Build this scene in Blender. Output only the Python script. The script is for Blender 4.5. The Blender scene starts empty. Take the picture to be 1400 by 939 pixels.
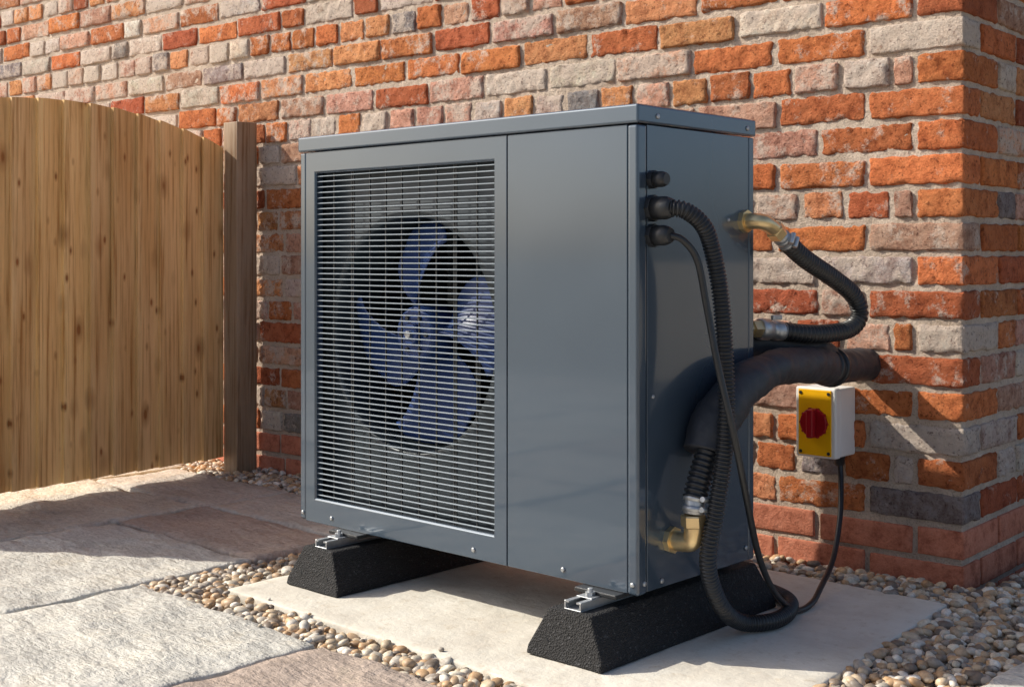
import bpy, bmesh, math, random
import numpy as np
from mathutils import Vector, noise, Matrix
random.seed(7); np.random.seed(7)
scene=bpy.context.scene
D=bpy.data

# ------------------------------------------------------------------ helpers
def link(o,parent=None):
    scene.collection.objects.link(o)
    if parent is not None: o.parent=parent
    return o
def empty(name):
    e=D.objects.new(name,None); e.empty_display_size=.1
    return link(e)
def newmat(name):
    m=D.materials.new(name); m.use_nodes=True
    nt=m.node_tree; b=nt.nodes['Principled BSDF']
    return m,nt,b
def ramp(nt,fac,stops):
    r=nt.nodes.new('ShaderNodeValToRGB'); e=r.color_ramp.elements
    e[0].position=stops[0][0]; e[0].color=(*stops[0][1],1)
    e[1].position=stops[-1][0]; e[1].color=(*stops[-1][1],1)
    for p,c in stops[1:-1]:
        x=e.new(p); x.color=(*c,1)
    nt.links.new(fac,r.inputs['Fac']); return r
def coords(nt,scale=(1,1,1)):
    tc=nt.nodes.new('ShaderNodeTexCoord'); mp=nt.nodes.new('ShaderNodeMapping')
    mp.inputs['Scale'].default_value=scale
    nt.links.new(tc.outputs['Object'],mp.inputs['Vector']); return mp.outputs['Vector']
def noi(nt,vec,scale,detail=5,rough=.6):
    n=nt.nodes.new('ShaderNodeTexNoise'); n.inputs['Scale'].default_value=scale
    n.inputs['Detail'].default_value=min(detail,6); n.inputs['Roughness'].default_value=rough
    nt.links.new(vec,n.inputs['Vector']); return n.outputs['Fac']
def mix(nt,fac,a,b,mode='MIX'):
    m=nt.nodes.new('ShaderNodeMix'); m.data_type='RGBA'; m.blend_type=mode
    for s,v in ((0,fac),(6,a),(7,b)):
        if hasattr(v,'node'): nt.links.new(v,m.inputs[s])
        elif s==0: m.inputs[0].default_value=v
        else: m.inputs[s].default_value=(*v,1)
    return m.outputs[2]
def bump(nt,b,h,strength,dist,prev=None):
    n=nt.nodes.new('ShaderNodeBump'); n.inputs['Strength'].default_value=strength
    n.inputs['Distance'].default_value=dist
    nt.links.new(h,n.inputs['Height'])
    if prev: nt.links.new(prev,n.inputs['Normal'])
    nt.links.new(n.outputs['Normal'],b.inputs['Normal']); return n.outputs['Normal']
def simple(name,col,rough=.5,metal=0,var=.15,nscale=30,bstr=.1,bdist=.001,coat=0,spec=None):
    m,nt,b=newmat(name); v=coords(nt)
    f=noi(nt,v,nscale)
    lo=tuple(c*(1-var) for c in col); hi=tuple(min(1,c*(1+var)) for c in col)
    r=ramp(nt,f,[(.3,lo),(.7,hi)])
    nt.links.new(r.outputs['Color'],b.inputs['Base Color'])
    b.inputs['Roughness'].default_value=rough; b.inputs['Metallic'].default_value=metal
    if coat: b.inputs['Coat Weight'].default_value=coat; b.inputs['Coat Roughness'].default_value=.08
    if spec is not None: b.inputs['Specular IOR Level'].default_value=spec
    if bstr: bump(nt,b,noi(nt,v,nscale*6,3),bstr,bdist)
    return m
def obj_from(name,verts,faces,mat,parent=None,smooth=False,cols=None):
    me=D.meshes.new(name); me.from_pydata(verts,[],faces); me.update()
    if cols is not None:
        a=me.color_attributes.new('Col','FLOAT_COLOR','POINT')
        a.data.foreach_set('color',np.array(cols,dtype=np.float32).ravel())
    if smooth: me.polygons.foreach_set('use_smooth',[True]*len(me.polygons))
    if mat: me.materials.append(mat)
    return link(D.objects.new(name,me),parent)
def box(name,lo,hi,mat,parent=None,bevel=0,seg=2):
    bm=bmesh.new(); bmesh.ops.create_cube(bm,size=1)
    for v in bm.verts:
        v.co=Vector([lo[i]+(v.co[i]+.5)*(hi[i]-lo[i]) for i in range(3)])
    if bevel: bmesh.ops.bevel(bm,geom=bm.edges[:],offset=bevel,segments=seg,affect='EDGES',profile=.5)
    me=D.meshes.new(name); bm.to_mesh(me); bm.free(); me.materials.append(mat)
    return link(D.objects.new(name,me),parent)
def frames(P):
    P=[Vector(p) for p in P]; T=[]
    for i in range(len(P)):
        a=P[max(0,i-1)]; b=P[min(len(P)-1,i+1)]; T.append((b-a).normalized())
    up=Vector((0,0,1)) if abs(T[0].z)<.9 else Vector((1,0,0))
    n=T[0].cross(up).normalized(); out=[]
    for i,t in enumerate(T):
        n=(n-t*n.dot(t)).normalized(); out.append((P[i],t,n,t.cross(n)))
    return out
def catmull(pts,step):
    pts=[Vector(p) for p in pts]
    Q=[pts[0]*2-pts[1]]+pts+[pts[-1]*2-pts[-2]]; out=[]
    for i in range(1,len(Q)-2):
        p0,p1,p2,p3=Q[i-1:i+3]; n=max(2,int((p2-p1).length/step))
        for k in range(n):
            t=k/n
            out.append(.5*((2*p1)+(p2-p0)*t+(2*p0-5*p1+4*p2-p3)*t*t+(3*p1-p0-3*p2+p3)*t**3))
    out.append(pts[-1]); return out
def tube(name,pts,rad,mat,parent=None,step=.004,sides=14,curve=True,caps=True,wob=0):
    P=catmull(pts,step) if curve else [Vector(p) for p in pts]
    F=frames(P); V=[];Fa=[]; s=0
    for i,(p,t,n,b) in enumerate(F):
        if i: s+=(P[i]-P[i-1]).length
        r=rad(s,i) if callable(rad) else rad
        for k in range(sides):
            a=2*math.pi*k/sides; d=n*math.cos(a)+b*math.sin(a)
            q=p+d*r
            if wob: q+=d*wob*(noise.noise(q*13)+.35*noise.noise(q*45)-.5*max(0,.25-abs(noise.noise(q*22)))*2)
            V.append(q)
    for i in range(len(F)-1):
        for k in range(sides):
            a=i*sides+k; c=i*sides+(k+1)%sides
            Fa.append((a,c,c+sides,a+sides))
    if caps:
        Fa.append(tuple(range(sides-1,-1,-1))); Fa.append(tuple((len(F)-1)*sides+k for k in range(sides)))
    return obj_from(name,V,Fa,mat,parent,True)
def cyl(name,p0,p1,r,mat,parent=None,sides=20,prof=None):
    p0=Vector(p0);p1=Vector(p1)
    prof=prof or [(0,.94),(.06,1),(.94,1),(1,.94)]
    pts=[p0+(p1-p0)*t for t,_ in prof]
    t=(p1-p0).normalized(); up=Vector((0,0,1)) if abs(t.z)<.9 else Vector((1,0,0))
    n=t.cross(up).normalized(); b=t.cross(n); V=[];Fa=[]
    for p,(_,rs) in zip(pts,prof):
        for k in range(sides):
            a=2*math.pi*k/sides; V.append(p+(n*math.cos(a)+b*math.sin(a))*r*rs)
    m=len(prof)
    for i in range(m-1):
        for k in range(sides):
            a=i*sides+k;c=i*sides+(k+1)%sides; Fa.append((a,c,c+sides,a+sides))
    Fa.append(tuple(range(sides-1,-1,-1))); Fa.append(tuple((m-1)*sides+k for k in range(sides)))
    o=obj_from(name,V,Fa,mat,parent,sides>8)
    if sides>8:
        for f in o.data.polygons:
            if len(f.vertices)>4: f.use_smooth=False
    return o
class Acc:
    def __init__(s): s.V=[];s.F=[];s.C=[]
    def rbox(s,lo,hi,r,step,amp,nsc,col,xf,skip=(),vstep=None,chip=0):
        ax=[]
        for i in range(3):
            L=hi[i]-lo[i]; rr=min(r,L*.3); st=step if not vstep else vstep[i]
            n=max(1,int(round((L-2*rr)/st)))
            a=[lo[i],lo[i]+rr*.35,lo[i]+rr]+[lo[i]+rr+(L-2*rr)*k/n for k in range(1,n)]+[hi[i]-rr,hi[i]-rr*.35,hi[i]]
            ax.append(a)
        idx={}; n=[len(a)-1 for a in ax]
        inlo=[lo[i]+min(r,(hi[i]-lo[i])*.3) for i in range(3)]; inhi=[hi[i]-min(r,(hi[i]-lo[i])*.3) for i in range(3)]
        def vid(k):
            if k in idx: return idx[k]
            p=Vector((ax[0][k[0]],ax[1][k[1]],ax[2][k[2]]))
            q=Vector([min(max(p[i],inlo[i]),inhi[i]) for i in range(3)])
            d=p-q
            edge=sum(1 for i in range(3) if abs(d[i])>1e-6)>1
            d.normalize()
            w=xf(q+d*r)
            nv=noise.noise(w*nsc)+.5*noise.noise(w*nsc*2.7)
            if edge and chip:
                c=noise.noise(w*nsc*.9+Vector((31,7,3)))
                nv-=max(0,c)*chip
            w=xf(q+d*(r+amp*nv))
            idx[k]=len(s.V); s.V.append(w); s.C.append(col); return idx[k]
        for axis in range(3):
            u,v=[(1,2),(2,0),(0,1)][axis]
            for side in (0,1):
                if (axis,side) in skip: continue
                for i in range(n[u]):
                    for j in range(n[v]):
                        q=[]
                        for (a,b) in ((i,j),(i+1,j),(i+1,j+1),(i,j+1)):
                            k=[0,0,0]; k[axis]=n[axis]*side; k[u]=a;k[v]=b; q.append(vid(tuple(k)))
                        s.F.append(tuple(q) if side else tuple(reversed(q)))
    def make(s,name,mat,parent=None,smooth=True): return obj_from(name,s.V,s.F,mat,parent,smooth,s.C)

# ------------------------------------------------------------------ materials
def brick_mat(name,smear=True,bs=1):
    m,nt,b=newmat(name); v=coords(nt)
    at=nt.nodes.new('ShaderNodeAttribute'); at.attribute_name='Col'
    r1=ramp(nt,noi(nt,v,24,6,.78),[(.3,(.48,.36,.33)),(.5,(1,1,1)),(.70,(1.18,1.35,1.45))])
    c=mix(nt,1.0,at.outputs['Color'],r1.outputs['Color'],'MULTIPLY')
    if smear:
        n2=noi(nt,v,13,6,.8)
        mt=nt.nodes.new('ShaderNodeMath'); mt.operation='ADD'; nt.links.new(n2,mt.inputs[0]); nt.links.new(at.outputs['Alpha'],mt.inputs[1])
        r2=ramp(nt,mt.outputs[0],[(.54,(0,0,0)),(.65,(.82,.82,.82))])
        c=mix(nt,r2.outputs['Color'],c,(.70,.58,.49))
    r3=ramp(nt,noi(nt,v,95,4,.7),[(.34,(.32,.25,.25)),(.44,(1,1,1))])
    c=mix(nt,.85*bs,c,r3.outputs['Color'],'MULTIPLY')
    nt.links.new(c,b.inputs['Base Color']); b.inputs['Roughness'].default_value=.92
    b.inputs['Specular IOR Level'].default_value=.2
    p=bump(nt,b,noi(nt,v,42,6,.78),1*bs,.017)
    bump(nt,b,noi(nt,v,170,3,.6),.7,.0025,p)
    return m
def mortar_mat():
    m,nt,b=newmat('mortar'); v=coords(nt)
    r=ramp(nt,noi(nt,v,9,6,.7),[(.3,(.46,.36,.28)),(.55,(.64,.52,.42)),(.75,(.76,.66,.55))])
    c=mix(nt,.65,r.outputs['Color'],ramp(nt,noi(nt,v,220,3),[(.35,(.55,.53,.50)),(.5,(1,1,1))]).outputs['Color'],'MULTIPLY')
    nt.links.new(c,b.inputs['Base Color']); b.inputs['Roughness'].default_value=.95
    p=bump(nt,b,noi(nt,v,34,6,.75),1,.015); bump(nt,b,noi(nt,v,260,3),.6,.002,p)
    return m
M_brick=brick_mat('reclaimed_brick'); M_mortar=mortar_mat(); M_plinth=brick_mat('plinth_brick',False,.35)

def paint_mat(name,col):
    m,nt,b=newmat(name); v=coords(nt)
    r=ramp(nt,noi(nt,v,3,3,.5),[(.3,tuple(c*.96 for c in col)),(.7,tuple(c*1.04 for c in col))])
    nt.links.new(r.outputs['Color'],b.inputs['Base Color'])
    b.inputs['Roughness'].default_value=.25
    b.inputs['Metallic'].default_value=.4
    b.inputs['Coat Weight'].default_value=1; b.inputs['Coat Roughness'].default_value=.05
    bump(nt,b,noi(nt,v,2.5,1,.4),.25,.03)
    return m
M_paint=paint_mat('anthracite_paint',(.068,.100,.142))
M_slat=simple('grille_paint',(.29,.34,.39),.4,.2,.05,20,0)
M_wire=simple('grille_wire',(.03,.035,.04),.4,0,.05,20,0)
M_inner=simple('inner_sheet',(.035,.048,.060),.4,.2,.1,10,0)
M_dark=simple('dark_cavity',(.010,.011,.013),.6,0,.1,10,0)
M_fan=simple('fan_plastic',(.022,.052,.175),.38,0,.06,10,0,spec=.3)
M_plastic=simple('black_plastic',(.022,.024,.027),.38,0,.1,40,.1)
M_hose=simple('black_hose',(.020,.022,.025),.36,0,.15,60,.1)
M_brass=simple('brass',(.80,.62,.34),.32,.85,.12,40,.25)
M_steel=simple('galvanised_steel',(.48,.50,.52),.45,.85,.15,60,.15)
M_white=simple('white_enclosure',(.80,.80,.79),.4,0,.03,12,.03)
M_yellow=simple('yellow_plate',(.90,.47,.004),.5,0,.04,12,.03,spec=.2)
M_red=simple('red_knob',(.32,.008,.015),.35,0,.05,12,0,spec=.3)
def foam_mat():
    m,nt,b=newmat('foam_insulation'); v=coords(nt)
    r=ramp(nt,noi(nt,v,25,6,.7),[(.3,(.018,.021,.027)),(.75,(.038,.042,.052))])
    nt.links.new(r.outputs['Color'],b.inputs['Base Color']); b.inputs['Roughness'].default_value=.55
    p=bump(nt,b,noi(nt,v,14,3,.5),.4,.012); bump(nt,b,noi(nt,v,500,2),.4,.001,p); return m
M_foam=foam_mat()
def rubber_mat():
    m,nt,b=newmat('recycled_rubber'); v=coords(nt)
    vo=nt.nodes.new('ShaderNodeTexVoronoi'); vo.inputs['Scale'].default_value=260; nt.links.new(v,vo.inputs['Vector'])
    r=ramp(nt,vo.outputs['Color'],[(.2,(.008,.008,.009)),(.8,(.018,.018,.020)),(.97,(.07,.07,.075))])
    nt.links.new(r.outputs['Color'],b.inputs['Base Color']); b.inputs['Roughness'].default_value=.8
    bump(nt,b,vo.outputs['Distance'],.9,.004); return m
M_rubber=rubber_mat()
def stone_mat():
    m,nt,b=newmat('sandstone'); v=coords(nt)
    at=nt.nodes.new('ShaderNodeAttribute'); at.attribute_name='Col'
    r1=ramp(nt,noi(nt,v,3.5,6,.72),[(.3,(.66,.65,.65)),(.5,(1,1,1)),(.72,(1.18,1.15,1.1))])
    c=mix(nt,1,at.outputs['Color'],r1.outputs['Color'],'MULTIPLY')
    r2=ramp(nt,noi(nt,v,60,5,.7),[(.3,(.68,.67,.66)),(.6,(1.08,1.08,1.08))])
    c=mix(nt,.85,c,r2.outputs['Color'],'MULTIPLY')
    r3=ramp(nt,noi(nt,v,7,6,.75),[(.56,(0,0,0)),(.72,(.55,.55,.55))])
    c=mix(nt,r3.outputs['Color'],c,(.40,.35,.27))
    nt.links.new(c,b.inputs['Base Color']); b.inputs['Roughness'].default_value=.8; b.inputs['Specular IOR Level'].default_value=.3
    p=bump(nt,b,noi(nt,coords(nt,(1,2.0,1)),5,6,.62),1,.034); bump(nt,b,noi(nt,v,110,4,.6),.6,.0035,p)
    return m
M_stone=stone_mat()
def conc_mat():
    m,nt,b=newmat('base_slab_stone'); v=coords(nt)
    r1=ramp(nt,noi(nt,v,4,6,.7),[(.3,(.54,.49,.42)),(.5,(.66,.62,.54)),(.72,(.74,.71,.64))])
    r2=ramp(nt,noi(nt,v,26,6,.75),[(.55,(0,0,0)),(.70,(.6,.6,.6))])
    c=mix(nt,r2.outputs['Color'],r1.outputs['Color'],(.45,.37,.27))
    nt.links.new(c,b.inputs['Base Color']); b.inputs['Roughness'].default_value=.85
    p=bump(nt,b,noi(nt,v,9,6,.65),.6,.014); bump(nt,b,noi(nt,v,240,3),.3,.001,p); return m
M_conc=conc_mat()
M_joint=simple('jointing_mortar',(.33,.31,.27),.95,0,.2,40,.5,.004)
M_soil=simple('gravel_ground',(.32,.27,.20),.95,0,.4,25,.8,.01)
def pebble_mat():
    m,nt,b=newmat('pebbles'); v=coords(nt)
    at=nt.nodes.new('ShaderNodeAttribute'); at.attribute_name='Col'
    r1=ramp(nt,noi(nt,v,90,4,.7),[(.3,(.65,.62,.58)),(.7,(1.15,1.15,1.15))])
    c=mix(nt,1,at.outputs['Color'],r1.outputs['Color'],'MULTIPLY')
    nt.links.new(c,b.inputs['Base Color']); b.inputs['Roughness'].default_value=.5
    return m
M_peb=pebble_mat()
def wood_mat(name,knots=True):
    m,nt,b=newmat(name); v=coords(nt)
    at=nt.nodes.new('ShaderNodeAttribute'); at.attribute_name='Col'
    g=noi(nt,coords(nt,(70,70,2.0)),1,6,.7)
    r1=ramp(nt,g,[(.34,(.60,.45,.31)),(.5,(1,1,1)),(.7,(1.10,1.10,1.06))])
    c=mix(nt,1,at.outputs['Color'],r1.outputs['Color'],'MULTIPLY')
    big=ramp(nt,noi(nt,coords(nt,(9,9,1.5)),1.5,4),[(.35,(.88,.81,.70)),(.65,(1.06,1.06,1.06))])
    c=mix(nt,1,c,big.outputs['Color'],'MULTIPLY')
    if knots:
        for (sy,sz,t0,t1,t2) in ((10.2,4.6,.06,.11,.27),(19,8.5,.07,.10,.19)):
            vo=nt.nodes.new('ShaderNodeTexVoronoi'); vo.inputs['Scale'].default_value=1
            nt.links.new(coords(nt,(0.001,sy,sz)),vo.inputs['Vector'])
            k=ramp(nt,vo.outputs['Distance'],[(t0,(.95,.95,.95)),(t1,(.5,.5,.5)),(t2,(0,0,0))])
            c=mix(nt,k.outputs['Color'],c,(.34,.13,.035))
    nt.links.new(c,b.inputs['Base Color']); b.inputs['Roughness'].default_value=.6; b.inputs['Specular IOR Level'].default_value=.35
    bump(nt,b,g,.6,.005); return m
M_wood=wood_mat('gate_timber'); M_postwood=wood_mat('post_timber',False)

# ------------------------------------------------------------------ ground
g=empty('ground')
obj_from('gravel_sheet',[(-150,-150,-.05),(150,-150,-.05),(150,150,-.05),(-150,150,-.05)],[(0,1,2,3)],M_soil,g)

paving=empty('paving')
GREY=(.58,.565,.52);PINK=(.55,.50,.44);RED=(.45,.365,.31);BUFF=(.58,.54,.465)
slabs=[(-2.0,-1.28,-.72,-.03,GREY),(-2.0,-1.28,-.02,.30,RED),(-2.0,-1.28,.31,.65,PINK),
 (-2.72,-2.01,.30,.65,PINK),(-2.72,-2.01,-.40,.29,BUFF),(-2.72,-2.01,-1.1,-.41,GREY),
 (-1.27,-.56,-1.0,-.37,GREY),(-.55,.2,-.96,-.37,RED),(.21,.345,-.96,-.37,PINK),
 (-2.0,-1.28,-1.42,-.73,PINK)]
for gx in range(-7,3):
    for gy in range(5):
        x0=-.56+gx*.72; y1=-1.43-gy*.6 if x0<-1.2 else -1.01-gy*.62
        if x0>.5: continue
        slabs.append((x0+.01,x0+.71,y1-.59,y1,random.choice([GREY,PINK,RED,BUFF])))
for gx in range(3):
    for gy in range(5):
        y0=-2.4+gy*.62+(.2 if gx%2 else 0)
        slabs.append((.57+gx*.66,1.22+gx*.66,y0,y0+.61,random.choice([GREY,PINK,BUFF])))
for gx in range(4):
    for gy in range(3):
        slabs.append((-5.6+gx*.72,-4.89+gx*.72,-1.1+gy*.6,-.51+gy*.6,random.choice([GREY,PINK,BUFF,RED])))
acc=Acc(); idt=lambda p:Vector(p)
for (x0,x1,y0,y1,c) in slabs:
    near = x0>-2.8 and y1>-1.5 and x0<.6
    j=random.uniform(-.003,.002)
    acc.rbox((x0+.002,y0+.002,-.04),(x1-.002,y1-.002,j),.009,.03 if near else .15,.008,9,(*c,1),idt,skip=((2,0),),chip=1)
acc.make('slabs',M_stone,paving)
box('joint_bed_a',(-5.7,-5.0,-.049),(-1.29,.64,-.014),M_joint,paving)
box('joint_bed_b',(-1.285,-5.0,-.049),(.34,-.385,-.014),M_joint,paving)
box('joint_bed_c',(.585,-2.4,-.049),(2.5,.9,-.014),M_joint,paving)

SL=[(-1.08,-.25),(.385,-.27),(.283,.83),(-1.10,.83)]
def slabxf(p):
    a=Vector((*SL[0],0)).lerp(Vector((*SL[1],0)),p[0]); b_=Vector((*SL[3],0)).lerp(Vector((*SL[2],0)),p[0])
    q=a.lerp(b_,p[1]); q.z=p[2]; return q
sa=Acc()
def sxf(p): return slabxf((p[0]/1.42,p[1]/1.09,p[2]))
sa.rbox((0,0,-.045),(1.42,1.09,0),.006,.03,.0025,12,(1,1,1,1),sxf,skip=((2,0),),chip=1)
bs=sa.make('concrete_slab',M_conc)

# ------------------------------------------------------------------ brick wall
C0=Vector((.24,1.02,0)); U=Vector((-.9991,-.043,0)); Vd=Vector((-.043,.9991,0))
def wxf(p): return C0+U*p[0]+Vd*p[1]+Vector((0,0,p[2]))
wall=empty('brick_wall')
CH=.0858; ZB=-.025
pal=[((.66,.215,.078),-.04),((.50,.135,.06),-.04),((.62,.34,.24),.05),((.70,.58,.49),.09),((.33,.28,.27),.03),((.70,.30,.135),-.02)]
def pick(a,r,hdr):
    pale=min(1,a/3.4)
    w=[.43-.23*pale,.17-.08*pale,.15+.17*pale+(.08 if hdr else 0),.09+.17*pale+(.06 if hdr else 0),.03+(.06 if hdr else 0),.17]
    c,s=random.choices(pal,w)[0]
    k=random.uniform(.76,1.14)
    c=[min(.85,x*k*random.uniform(.94,1.06)) for x in c]
    return (*c, s+random.uniform(-.07,.07)+.05*pale)
br=Acc(); pl=Acc(); J=.015
rows=36
for r in range(-1,rows):
    z0=ZB+r*CH+random.uniform(-.001,.001); z1=z0+CH-J+random.uniform(-.002,.002)
    rm=r%4; hdr=(rm==3); plinth=r<2
    A_=pl if plinth else br
    cornerS = rm in (0,2)
    Lf=.25 if cornerS else .12; Lr=.115 if cornerS else .24
    amp=.0012 if plinth else .0050; rad=.004 if plinth else .0052; ch=1 if plinth else 1.4
    def colr(a):
        if plinth:
            k=random.uniform(.85,1.12); return (.56*k,.205*k,.125*k,-.05)
        return pick(a,r,hdr)
    st=(.012,.03,.0115)
    A_.rbox((0,0,z0),(Lf,Lr,z1),rad,.02,amp,58,colr(0),wxf,vstep=(.014,.02,.012),chip=ch)
    a=Lf+J
    if hdr:
        A_.rbox((a,0,z0),(a+.048,.04,z1),rad,.02,amp,58,colr(a),wxf,vstep=st,skip=((1,1),),chip=ch); a+=.048+J
    while a<8.4:
        L=(.12 if hdr else .25)+random.uniform(-.010,.008)
        if not hdr and random.random()<.12: L=.12
        far=a>2.8
        o=random.uniform(-.004,.004) if not plinth else 0
        dz=random.uniform(-.0025,.0025); dl=random.uniform(-.0035,.003)
        A_.rbox((a,o,z0+dz),(a+L,.04,z1+dz+dl),rad,.02,amp,58,colr(a),wxf,
                vstep=st if not far else (.03,.04,.02),skip=((1,1),),chip=ch)
        a+=L+J+random.uniform(-.004,.006)
    b_=Lr+J
    while b_<2.2:
        L=.25+random.uniform(-.008,.008)
        if hdr: L=.12
        o=random.uniform(-.003,.003) if not plinth else 0
        A_.rbox((o,b_,z0),(.04,b_+L,z1),rad,.02,amp,58,colr(0),wxf,vstep=(.03,.02,.014) if b_<1 else (.04,.05,.03),skip=((0,1),),chip=ch)
        b_+=L+J
br.make('bricks',M_brick,wall); pl.make('plinth_bricks',M_plinth,wall)
zt=ZB+rows*CH
ma=Acc()
ma.rbox((.0072,.0072,-.2),(8.5,2.5,zt),.004,.06,.0042,30,(1,1,1,1),wxf,vstep=(.035,.08,.035),skip=((0,1),(1,1)))
ma.make('mortar',M_mortar,wall)

# ------------------------------------------------------------------ gravel
bm=bmesh.new(); bmesh.ops.create_icosphere(bm,subdivisions=2,radius=1)
iv=np.array([v.co[:] for v in bm.verts]); fi=np.array([[v.index for v in f.verts] for f in bm.faces]); bm.free()
def inside_base(x,y):
    return -1.09<x<(.385-(y+.27)*.0927) and -.262<y<.828
pts=[]
regions=[(-1.275,-1.085,-.37,.66),(-1.275,.57,-.375,-.255),(.28,.575,-1.0,1.9),(-2.9,.3,.655,1.02)]
for R in regions:
    A=(R[1]-R[0])*(R[3]-R[2])
    for _ in range(int(A*6800)):
        x=random.uniform(R[0],R[1]);y=random.uniform(R[2],R[3])
        if inside_base(x,y): continue
        wy=1.02+.043*(x-.24)
        if x<.24-.043*(y-1.02) and y>wy-.004: continue
        if -2.62<x<-2.48 and .75<y<.89: continue
        if x<.345 and y<-.37: continue
        pts.append((x,y))
for _ in range(9):
    x=random.uniform(-1.2,-.3);y=random.uniform(-.40,-.36) if random.random()<.5 else random.uniform(-.26,-.235)
    pts.append((x,y,1))
n=len(pts); VV=np.zeros((n,42,3));CC=np.zeros((n,42,4))
pcs=[(.68,.54,.38),(.54,.38,.24),(.76,.68,.55),(.40,.35,.30),(.58,.53,.46),(.24,.19,.15),(.86,.80,.71),(.60,.39,.22)]
for i,pt in enumerate(pts):
    x,y=pt[:2]
    s=random.triangular(.006,.020,.0105)
    if len(pt)==3: s=random.uniform(.004,.007)
    sc=np.array([s*random.uniform(.9,1.35),s*random.uniform(.75,1.05),s*random.uniform(.5,.8)])
    a=random.random()*6.283; ca,sa_=math.cos(a),math.sin(a)
    ph=np.random.rand(3)*6
    p=iv*(1+.10*np.sin(iv@np.random.randn(3,1)*2.2+ph[0]))*sc
    tl=random.uniform(-.5,.5)
    p=np.stack([p[:,0]*math.cos(tl)-p[:,2]*math.sin(tl),p[:,1],p[:,0]*math.sin(tl)+p[:,2]*math.cos(tl)],1)
    p=np.stack([p[:,0]*ca-p[:,1]*sa_,p[:,0]*sa_+p[:,1]*ca,p[:,2]],1)
    VV[i]=p+np.array([x,y,random.uniform(-.036,-.004) if len(pt)==2 else s*.6])
    c=random.choice(pcs); k=random.uniform(.72,1.12); CC[i]=[c[0]*k,c[1]*k,c[2]*k,1]
FF=(fi[None]+np.arange(n)[:,None,None]*42).reshape(-1,3)
me=D.meshes.new('gravel'); me.vertices.add(n*42); me.vertices.foreach_set('co',VV.ravel())
me.loops.add(len(FF)*3); me.loops.foreach_set('vertex_index',FF.ravel().astype(np.int32))
me.polygons.add(len(FF)); me.polygons.foreach_set('loop_start',np.arange(0,len(FF)*3,3,dtype=np.int32))
me.update(calc_edges=True); me.validate()
ca=me.color_attributes.new('Col','FLOAT_COLOR','POINT'); ca.data.foreach_set('color',CC.astype(np.float32).ravel())
me.polygons.foreach_set('use_smooth',[True]*len(me.polygons)); me.materials.append(M_peb)
link(D.objects.new('gravel',me))

# ------------------------------------------------------------------ gate, posts
def gx(y): return -2.505-.11*y
def boards(name,ya,yb,top,xf0,parent,bottom=.045):
    V=[];F=[];Cc=[]
    yy=ya
    while yy>yb+.03:
        w=.098+random.uniform(-.008,.008); y1=yy; y0=yy-w; yy-=w
        k=random.uniform(.86,1.06); hue=random.uniform(-.03,.03)
        col=(min(.95,(.92+hue)*k),(.635+hue*.3)*k,(.31-hue*.3)*k,1)
        K=6; base=len(V); tk=random.uniform(.020,.026)
        for s in range(K+1):
            y=y0+(y1-y0)*s/K
            xf_=xf0(y)+.001+tk*(1-s/K)
            if s==0: xf_-=.003
            if s==K: y+=.004
            xb=xf0(y)-.008
            for (x,z) in ((xf_,bottom),(xf_,top(y)),(xb,top(y)),(xb,bottom)):
                V.append((x,y,z)); Cc.append(col)
        for s in range(K):
            a=base+s*4; b=a+4
            F+=[(a,b,b+1,a+1),(a+1,b+1,b+2,a+2),(a+2,b+2,b+3,a+3),(a+3,b+3,b,a)]
        F+=[(base,base+1,base+2,base+3),(base+K*4+3,base+K*4+2,base+K*4+1,base+K*4)]
    return obj_from(name,V,F,M_wood,parent,False,Cc)
def bar(name,y0,y1,z0,z1,x_off,th,mat,par,col,fx=gx):
    V=[(fx(y)+x_off+dx,y,z) for y in (y0,y1) for dx in (-th,0) for z in (z0,z1)]
    return obj_from(name,V,[(0,1,3,2),(4,6,7,5),(0,4,5,1),(2,3,7,6),(1,5,7,3),(0,2,6,4)],mat,par,False,[col]*8)
gate=empty('wooden_gate'); GY0=-.62
boards('boards',.765,GY0,lambda y:1.352-.245*(y-.08)**2,gx,gate)
wc=(.66,.43,.22,1)
for nm,z0 in (('rail_1',.18),('rail_2',.62),('rail_3',1.02)): bar(nm,GY0,.75,z0,z0+.09,-.010,.04,M_wood,gate,wc)
bar('stile_1',GY0-.005,GY0+.08,.05,1.18,-.052,.03,M_wood,gate,wc); bar('stile_2',.67,.755,.05,1.18,-.052,.03,M_wood,gate,wc)
def post(x0,x1,y0,y1,h,nm='gate_post'):
    a=Acc(); a.rbox((x0,y0,-.05),(x1,y1,h),.004,.03,.0015,20,(.34,.25,.175,1),idt,vstep=(.03,.03,.05)); return a.make(nm,M_postwood)
post(-2.597,-2.507,.775,.868,1.335)
post(-2.48,-2.39,-.75,-.655,1.335)

# ------------------------------------------------------------------ heat pump
hp=empty('heat_pump')
X0,X1,Y0,Y1,Z0,Z1=-1.11,0,0,.434,.13,1.13
LZ=1.089
box('lid',(X0-.004,Y0-.006,LZ+.002),(X1+.005,Y1+.004,Z1),M_paint,hp,.005,3)
box('base_pan',(X0+.003,Y0+.004,Z0),(X1-.002,Y1-.004,Z0+.028),M_paint,hp,.002)
box('left_panel',(X0,Y0+.032,Z0+.03),(X0+.006,Y1,LZ),M_paint,hp,.001)
box('left_corner_trim',(X0,Y0,Z0+.003),(X0+.022,Y0+.03,LZ),M_paint,hp,.004,3)
box('right_compartment',(-.36,.010,Z0+.03),(-.007,Y1-.006,LZ-.001),M_paint,hp)
box('front_service_panel',(-.3635,0,Z0-.001),(-.0275,.009,LZ),M_paint,hp,.0015)
box('right_corner_trim',(-.0262,-.002,Z0-.003),(.001,.030,LZ),M_paint,hp,.006,4)
box('side_panel',(-.006,.0312,Z0+.001),(0,Y1-.022,LZ),M_paint,hp,.001)
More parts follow.
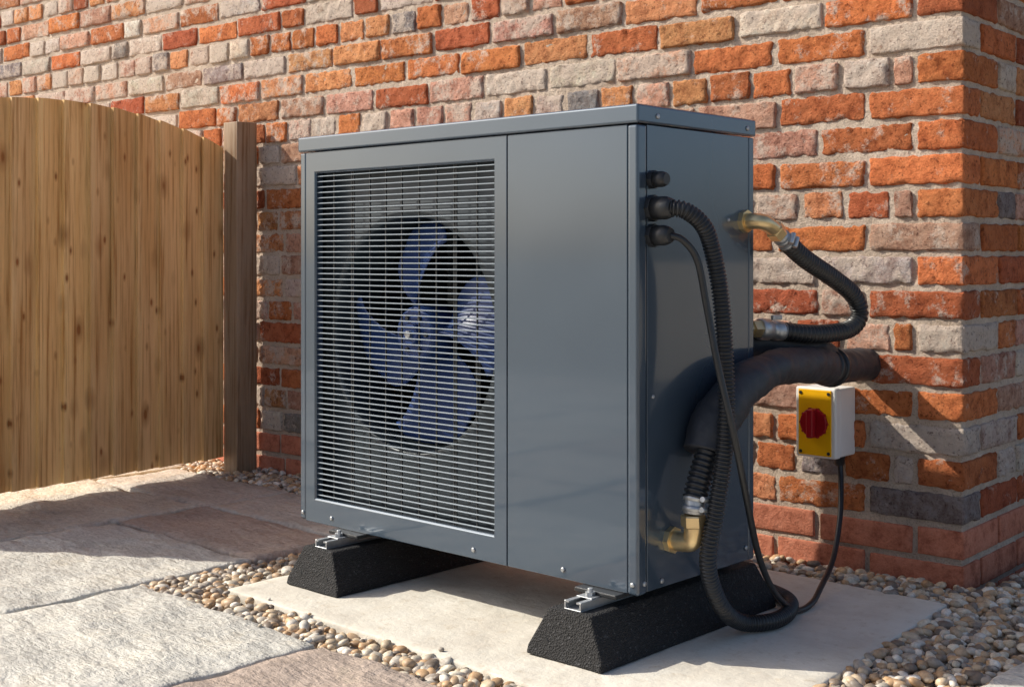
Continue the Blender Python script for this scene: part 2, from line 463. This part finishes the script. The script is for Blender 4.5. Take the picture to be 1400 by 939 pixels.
box('rear_corner_trim',(-.02,Y1-.021,Z0),(.001,Y1,LZ),M_paint,hp,.003,3)
box('rear_panel',(X0+.007,.405,Z0+.03),(-.362,Y1-.004,LZ-.001),M_dark,hp)
box('inner_floor',(X0+.007,.06,Z0+.029),(-.362,.404,Z0+.034),M_dark,hp)
def ring(name,o,i,y0,y1,ch,mat,parent):
    V=[]
    def rect(a,y): return [(a[0],y,a[2]),(a[1],y,a[2]),(a[1],y,a[3]),(a[0],y,a[3])]
    ic=(i[0]+ch,i[1]-ch,i[2]+ch,i[3]-ch)
    V+=rect(o,y1)+rect(o,y0)+rect(i,y0)+rect(ic,y0+ch)+rect(ic,y1)
    F=[]
    for L in range(4):
        for k in range(4):
            a=L*4+k;b=L*4+(k+1)%4; F.append((a,b,b+4,a+4))
    return obj_from(name,V,F,mat,parent)
fr=ring('fan_front_frame',(X0+.0235,-.3665,Z0-.001,LZ),(-1.0505,-.404,.188,1.038),0,.024,.004,M_paint,hp)
bv=fr.modifiers.new('b','BEVEL'); bv.width=.0012; bv.segments=2
gl,gr,gb,gt=-1.046,-.4085,.193,1.033
V=[];F=[]
def addbox(V,F,lo,hi):
    b=len(V)
    V+=[(x,y,z) for x in (lo[0],hi[0]) for y in (lo[1],hi[1]) for z in (lo[2],hi[2])]
    F+=[tuple(b+i for i in f) for f in ((0,1,3,2),(4,6,7,5),(0,4,5,1),(2,3,7,6),(1,5,7,3),(0,2,6,4))]
ns=60; pitch=(gt-gb)/ns
for k in range(ns):
    z=gb+(k+.5)*pitch
    b=len(V); pr=[(.0078,-.0012),(.0066,-.0004),(.0066,.0006),(.0078,.0014),(.0115,.0012),(.0115,-.0010)]
    for x in (gl-.004,gr+.004):
        for (y,dz) in pr: V.append((x,y,z+dz*1.15))
    for j in range(6):
        F.append((b+j,b+6+j,b+6+(j+1)%6,b+(j+1)%6))
obj_from('grille_slats',V,F,M_slat,hp)
V=[];F=[]
for x in [gl+.06,gl+.13,gl+.137,gl+.20,gl+.26,gl+.318,gl+.38,gl+.44,gl+.50,gl+.507,gl+.575]:
    addbox(V,F,(x-.0014,.0118,gb),(x+.0014,.0155,gt))
obj_from('grille_wires',V,F,M_wire,hp)
FX,FZ,FR=-.742,.627,.288
V=[];F=[];K=96
px0,px1,pz0,pz1=X0+.01,-.362,Z0+.032,LZ-.002
for k in range(K):
    a=2*math.pi*k/K; c,s=math.cos(a),math.sin(a)
    t=min(((px1-FX) if c>0 else (FX-px0))/max(abs(c),1e-6),((pz1-FZ) if s>0 else (FZ-pz0))/max(abs(s),1e-6))
    V.append((FX+c*t,.055,FZ+s*t))
    for rr,y in ((FR+.022,.055),(FR+.008,.050),(FR+.001,.060),(FR,.085),(FR,.20)):
        V.append((FX+c*rr,y,FZ+s*rr))
for k in range(K):
    a=k*6;b=((k+1)%K)*6
    for j in range(5): F.append((a+j,b+j,b+j+1,a+j+1))
obj_from('fan_shroud',V,F,M_inner,hp,True)
def blade(idx,th0):
    V=[];F=[];NR,NA=14,12
    for side in (0,1):
        for i in range(NR+1):
            r=.045+(FR-.012-.045)*i/NR; q=i/NR
            hw=math.radians(22+12*math.sin(math.pi*min(1,q*.85+.1)))*(1-.25*(1-q))
            sw=math.radians(-26)*q*q
            for j in range(NA+1):
                u=j/NA*2-1
                rr=r
                if q>.75: rr=r-.03*(abs(u)**5)*(q-.75)/.25
                a=th0+sw+u*hw
                y=.115+.040*u*(1-.35*q)+.012*(1-u*u)+(.0025 if side else 0)
                V.append((FX+math.cos(a)*rr,y,FZ+math.sin(a)*rr))
    S=(NR+1)*(NA+1)
    for i in range(NR):
        for j in range(NA):
            a=i*(NA+1)+j; F.append((a,a+1,a+NA+2,a+NA+1)); F.append((S+a,S+a+NA+1,S+a+NA+2,S+a+1))
    for i in range(NR):
        for j in (0,NA):
            a=i*(NA+1)+j; F.append((a,a+NA+1,a+NA+1+S,a+S))
    for j in range(NA):
        a=NR*(NA+1)+j; F.append((a,a+1,a+1+S,a+S))
    obj_from('fan_blade_%d'%idx,V,F,M_fan,hp,True)
for k in range(4): blade(k+1,math.radians(118-90*k))
cyl('fan_hub',(FX,.17,FZ),(FX,.066,FZ),.072,M_fan,hp,40,[(0,1),(.8,1),(.93,.95),(1,.82)])
cyl('hub_cap',(FX,.067,FZ),(FX,.052,FZ),.026,M_fan,hp,24)
cyl('hub_nut',(FX,.052,FZ),(FX,.043,FZ),.010,M_steel,hp,6,[(0,1),(1,1)])
for k in range(6):
    a=k*math.pi/3; p=(FX+.045*math.cos(a),FZ+.045*math.sin(a)); cyl('hub_boss_%d'%k,(p[0],.068,p[1]),(p[0],.061,p[1]),.006,M_wire,hp,10)
box('motor_bracket_1',(FX-.06,.24,Z0+.035),(FX-.04,.25,LZ-.01),M_inner,hp)
box('motor_bracket_2',(FX+.04,.24,Z0+.035),(FX+.06,.25,LZ-.01),M_inner,hp)
cyl('fan_motor',(FX,.26,FZ),(FX,.175,FZ),.06,M_dark,hp)
V=[];F=[]
for k in range(90):
    x=X0+.02+k*.008; addbox(V,F,(x,.385,Z0+.04),(x+.0015,.403,LZ-.01))
obj_from('coil_fins',V,F,M_inner,hp)
def screw(p,d,r=.0055):
    p=Vector(p);d=Vector(d); cyl('screw',p,p+d*.0035,r,M_steel,hp,12,[(0,1),(.6,1),(1,.6)])
for x in (-1.098,-.98,-.47,-.20,-.012): screw((x,-.002 if x>-.02 else 0,.149),(0,-1,0))
for (y,z) in ((.02,.15),(.40,.16),(.08,.145)): screw((.001,y,z),(1,0,0))
for y in (.06,.40): screw((.005,y,1.108),(1,0,0))
for (y,z) in ((.33,.90),(.19,.20),(.05,.53),(.39,.55)): screw((.0,y,z),(1,0,0),.004)

def foot(cx):
    f=empty('rubber_foot')
    prof=[(-.1,0),(.1,0),(.098,.018),(.055,.1),(-.055,.1),(-.098,.018)]
    V=[];F=[]
    ys=[-.127+.654*i/20 for i in range(21)]
    for i,y in enumerate(ys):
        for (x,z) in prof:
            yy_=y
            if i==0: yy_=y+.22*z
            if i==20: yy_=y-.22*z
            V.append((cx+x,yy_,z+.001))
    m=len(prof)
    for i in range(20):
        for k in range(m):
            a=i*m+k;b=i*m+(k+1)%m; F.append((a,a+m,b+m,b))
    F.append(tuple(range(m))); F.append(tuple(20*m+k for k in range(m-1,-1,-1)))
    o=obj_from('rubber_body',V,F,M_rubber,f)
    bm=bmesh.new(); bm.from_mesh(o.data); bmesh.ops.recalc_face_normals(bm,faces=bm.faces[:]); bm.to_mesh(o.data); bm.free()
    bv=o.modifiers.new('b','BEVEL'); bv.width=.005; bv.segments=3; bv.limit_method='ANGLE'; bv.angle_limit=.5
    for sx in (-.05,.05):
        z=.034; y=-.127+.22*z
        cyl('fixing_hole',(cx+sx,y+.004,z),(cx+sx,y-.0012,z),.0065,M_dark,f,14,[(0,1),(1,1)])
    for nm,x0,x1,z0,z1 in (('channel_base',-.022,.022,.098,.103),('channel_side_1',-.022,-.018,.1031,.119),('channel_side_2',.018,.022,.1031,.119)):
        box(nm,(cx+x0,-.095,z0),(cx+x1,.49,z1),M_steel,f,.0006,1)
    box('channel_lip_1',(cx-.0179,-.095,.1155),(cx-.010,.49,.1189),M_steel,f)
    box('channel_lip_2',(cx+.010,-.095,.1155),(cx+.0179,.49,.1189),M_steel,f)
    for y in (-.03,.36):
        box('mounting_bracket',(cx-.05,y,.1195),(cx+.06,y+.07,.1285),M_plastic,f,.002)
        cyl('bolt',(cx,y-.008,.12),(cx,y-.008,.136),.0055,M_steel,f,12)
        cyl('nut',(cx,y-.008,.1215),(cx,y-.008,.1285),.0105,M_steel,f,6,[(0,1),(1,1)])
        box('washer_plate',(cx-.02,y-.028,.1191),(cx+.02,y-.001,.1212),M_steel,f,.0005,1)
    return f
foot(-.905); foot(-.094)

# ------------------------------------------------------------------ pipes and cables
def corr(r,pitch,depth):
    return lambda s,i: r*(1+depth*(1 if math.sin(2*math.pi*s/pitch)>0 else -1)*min(1,abs(math.sin(2*math.pi*s/pitch))*2.2))
cond=empty('conduit')
def gland(name,y,z,r,par,L=.042):
    cyl(name+'_base',(0,y,z),(.012,y,z),r*1.15,M_plastic,par,8,[(0,1),(1,1)])
    cyl(name,(.012,y,z),(L,y,z),r,M_plastic,par,20,[(0,1),(.6,1),(.85,.85),(1,.7)])
gland('gland_spare',.045,.977,.0165,cond,.04)
gland('gland_conduit',.045,.918,.024,cond,.055)
tube('corrugated_conduit',[(.045,.045,.918),(.07,.066,.912),(.088,.10,.885),(.09,.13,.84),(.092,.16,.744),(.10,.168,.592),(.11,.152,.443),(.105,.125,.30),(.09,.118,.189),(.08,.179,.09),(.065,.28,.03),(.09,.36,.019),(.08,.45,.019),(.02,.545,.02),(-.12,.60,.02),(-.3,.60,.02)],
     corr(.0165,.0080,.11),M_hose,cond,step=.0012,sides=16)
cab=empty('power_cable')
gland('gland_cable',.045,.862,.021,cab,.05)
tube('cable',[(.045,.045,.862),(.065,.065,.852),(.08,.095,.81),(.092,.111,.715),(.115,.118,.595),(.142,.138,.446),(.13,.2,.317),(.105,.289,.176),(.09,.379,.078),(.07,.50,.012),(.065,.58,.010),(.045,.66,.03),(0,.80,.065),(-.035,.90,.15),(-.065,.96,.24),(-.075,.97,.30)],.0072,M_hose,cab,step=.006,sides=10)

hose=empty('flexible_hose')
def elbow(par,pts,r):
    tube('brass_elbow',pts,r,M_brass,par,step=.004,sides=20)
cyl('brass_collar',(0,.392,.898),(.012,.392,.898),.026,M_brass,hose,8,[(0,1),(1,1)])
elbow(hose,[(.010,.392,.898),(.03,.394,.898),(.045,.404,.895),(.05,.43,.885),(.05,.455,.872)],.018)
cyl('brass_nut',(.05,.437,.882),(.05,.462,.868),.0225,M_brass,hose,6,[(0,.9),(.1,1),(.9,1),(1,.9)])
tube('steel_ferrule',[(.05,.462,.868),(.05,.50,.848)],.0185,M_steel,hose,step=.01,sides=20)
def clamp(name,p,d,r,par):
    p=Vector(p);d=Vector(d).normalized()
    cyl(name,p-d*.006,p+d*.006,r,M_steel,par,24,[(0,1),(1,1)])
    s=d.cross(Vector((0,0,1))); s=s.normalized() if s.length>.1 else Vector((1,0,0))
    s=(s if s.x>0 else -s)
    q=p+s*(r+.004); up=d.cross(s)
    cyl(name+'_screw',q-up*.013,q+up*.013,.006,M_steel,par,12)
clamp('hose_clamp_1',(.05,.478,.860),(0,.9,-.45),.0205,hose)
clamp('hose_clamp_2',(.05,.494,.851),(0,.9,-.45),.0205,hose)
tube('black_flexible_hose',[(.05,.495,.851),(.048,.583,.812),(.045,.722,.765),(.048,.815,.722),(.050,.842,.674),(.045,.80,.640),(.03,.70,.632),(.01,.62,.636),(-.01,.57,.643)],
     corr(.0205,.012,.10),M_hose,hose,step=.0016,sides=18)
cyl('steel_fitting',(-.01,.575,.642),(-.028,.50,.650),.0235,M_steel,hose,20,[(0,.95),(.1,1),(.35,1),(.36,.85),(.6,.85),(.61,1.08),(.95,1.08),(1,.95)])
cyl('brass_valve',(-.028,.50,.650),(-.035,.43,.652),.022,M_brass,hose,6,[(0,1),(.45,1),(.46,.8),(1,.8)])
box('valve_lever',(-.005,.515,.670),(.004,.555,.682),M_steel,hose,.002)

lag=empty('insulated_pipe')
cyl('brass_collar',(0,.112,.226),(.012,.112,.226),.028,M_brass,lag,8,[(0,1),(1,1)])
elbow(lag,[(.010,.112,.226),(.035,.112,.226),(.055,.112,.232),(.062,.109,.256),(.062,.107,.285)],.0205)
cyl('brass_nut',(.062,.108,.262),(.062,.106,.288),.026,M_brass,lag,6,[(0,.9),(.1,1),(.9,1),(1,.9)])
cyl('steel_ferrule',(.062,.106,.288),(.062,.112,.325),.021,M_steel,lag,24)
clamp('hose_clamp_1',(.062,.108,.300),(0,.15,1),.0235,lag)
clamp('hose_clamp_2',(.062,.111,.320),(0,.25,1),.0235,lag)
tube('black_flexible_hose',[(.062,.110,.318),(.062,.130,.36),(.062,.16,.41),(.06,.2,.46)],corr(.0235,.012,.09),M_hose,lag,step=.0016,sides=18)
tube('foam_sleeve',[(.052,.172,.405),(.052,.20,.462),(.055,.28,.528),(.046,.414,.563),(.030,.55,.566),(.010,.70,.555),(.0,.775,.545)],lambda s,i:.043*(1+.24*max(0,1-s/.25)),M_foam,lag,step=.005,sides=36,wob=.007)
tube('foam_sleeve_end',[(-.002,.80,.542),(-.010,.88,.538),(-.02,1.03,.532)],.043,M_foam,lag,step=.005,sides=36,wob=.006)
tube('foam_sleeve_rear',[(-.10,.45,.612),(-.07,.52,.612),(-.035,.62,.608),(-.012,.74,.588),(-.004,.80,.565)],.034,M_foam,lag,step=.005,sides=30,wob=.006)
tube('tape_wrap',[(.001,.765,.547),(-.003,.815,.541)],lambda s,i:.046+.002*math.sin(i*1.9),M_plastic,lag,step=.006,sides=24,wob=.004)
tube('cable_tie',[(-.001,.787,.544),(-.002,.795,.543)],.0505,M_plastic,lag,step=.004,sides=24)

# ------------------------------------------------------------------ isolator switch
iso=empty('isolator_switch')
box('enclosure_back',(-.163,.93,.296),(-.05,1.012,.475),M_white,iso,.005,3)
box('enclosure_cover',(-.165,.902,.294),(-.048,.9295,.477),M_white,iso,.005,3)
box('yellow_faceplate',(-.155,.8985,.300),(-.060,.9030,.471),M_yellow,iso,.0015)
cy=(-.107,.385)
cyl('knob_base',(cy[0],.8985,cy[1]),(cy[0],.889,cy[1]),.038,M_red,iso,32)
box('knob_handle',(cy[0]-.0095,.868,cy[1]-.037),(cy[0]+.0095,.8895,cy[1]+.037),M_red,iso,.004,3)
for k in range(10):
    a=k*math.pi/5; cyl('knob_rib_%d'%k,(cy[0]+.037*math.cos(a),.8985,cy[1]+.037*math.sin(a)),(cy[0]+.037*math.cos(a),.8895,cy[1]+.037*math.sin(a)),.004,M_red,iso,10)
for (x,z) in ((-.148,.308),(-.148,.462),(-.067,.308),(-.067,.462)):
    cyl('cover_screw',(x,.903,z),(x,.8965,z),.0045,M_plastic,iso,12)
cyl('cable_gland',(-.075,.97,.298),(-.075,.97,.268),.014,M_plastic,iso,12,[(0,1.15),(.3,1.15),(.31,1),(.8,1),(1,.7)])

# ------------------------------------------------------------------ light
AZ,EL=31,37
az,el=math.radians(AZ),math.radians(EL)
dirv=Vector((math.cos(el)*math.cos(az),math.cos(el)*math.sin(az),-math.sin(el)))
sl=D.lights.new('sun','SUN'); sl.energy=5.0; sl.angle=math.radians(.5); sl.color=(1,.94,.82)
so=link(D.objects.new('sun',sl)); so.rotation_euler=dirv.to_track_quat('-Z','Y').to_euler(); so.location=(-4,-2,5)
w=D.worlds.new('World'); scene.world=w; w.use_nodes=True; nt=w.node_tree
sky=nt.nodes.new('ShaderNodeTexSky'); sky.sky_type='NISHITA'; sky.sun_disc=False
sky.sun_elevation=el; sky.sun_rotation=math.atan2(-math.cos(az),-math.sin(az))
sky.dust_density=3; sky.air_density=.8; sky.ozone_density=.4
nt.links.new(sky.outputs[0],nt.nodes['Background'].inputs[0]); nt.nodes['Background'].inputs[1].default_value=.15
scene.view_settings.view_transform='Standard'; scene.view_settings.look='None'; scene.view_settings.exposure=0

# ------------------------------------------------------------------ camera
cam=D.cameras.new('camera'); co=link(D.objects.new('camera',cam)); scene.camera=co
cam.sensor_width=36; cam.lens=44.67; cam.shift_y=-.0854; cam.clip_end=500; cam.clip_start=.05
co.location=(1.573,-2.067,.82); co.rotation_euler=(math.radians(90),0,math.radians(42.93))
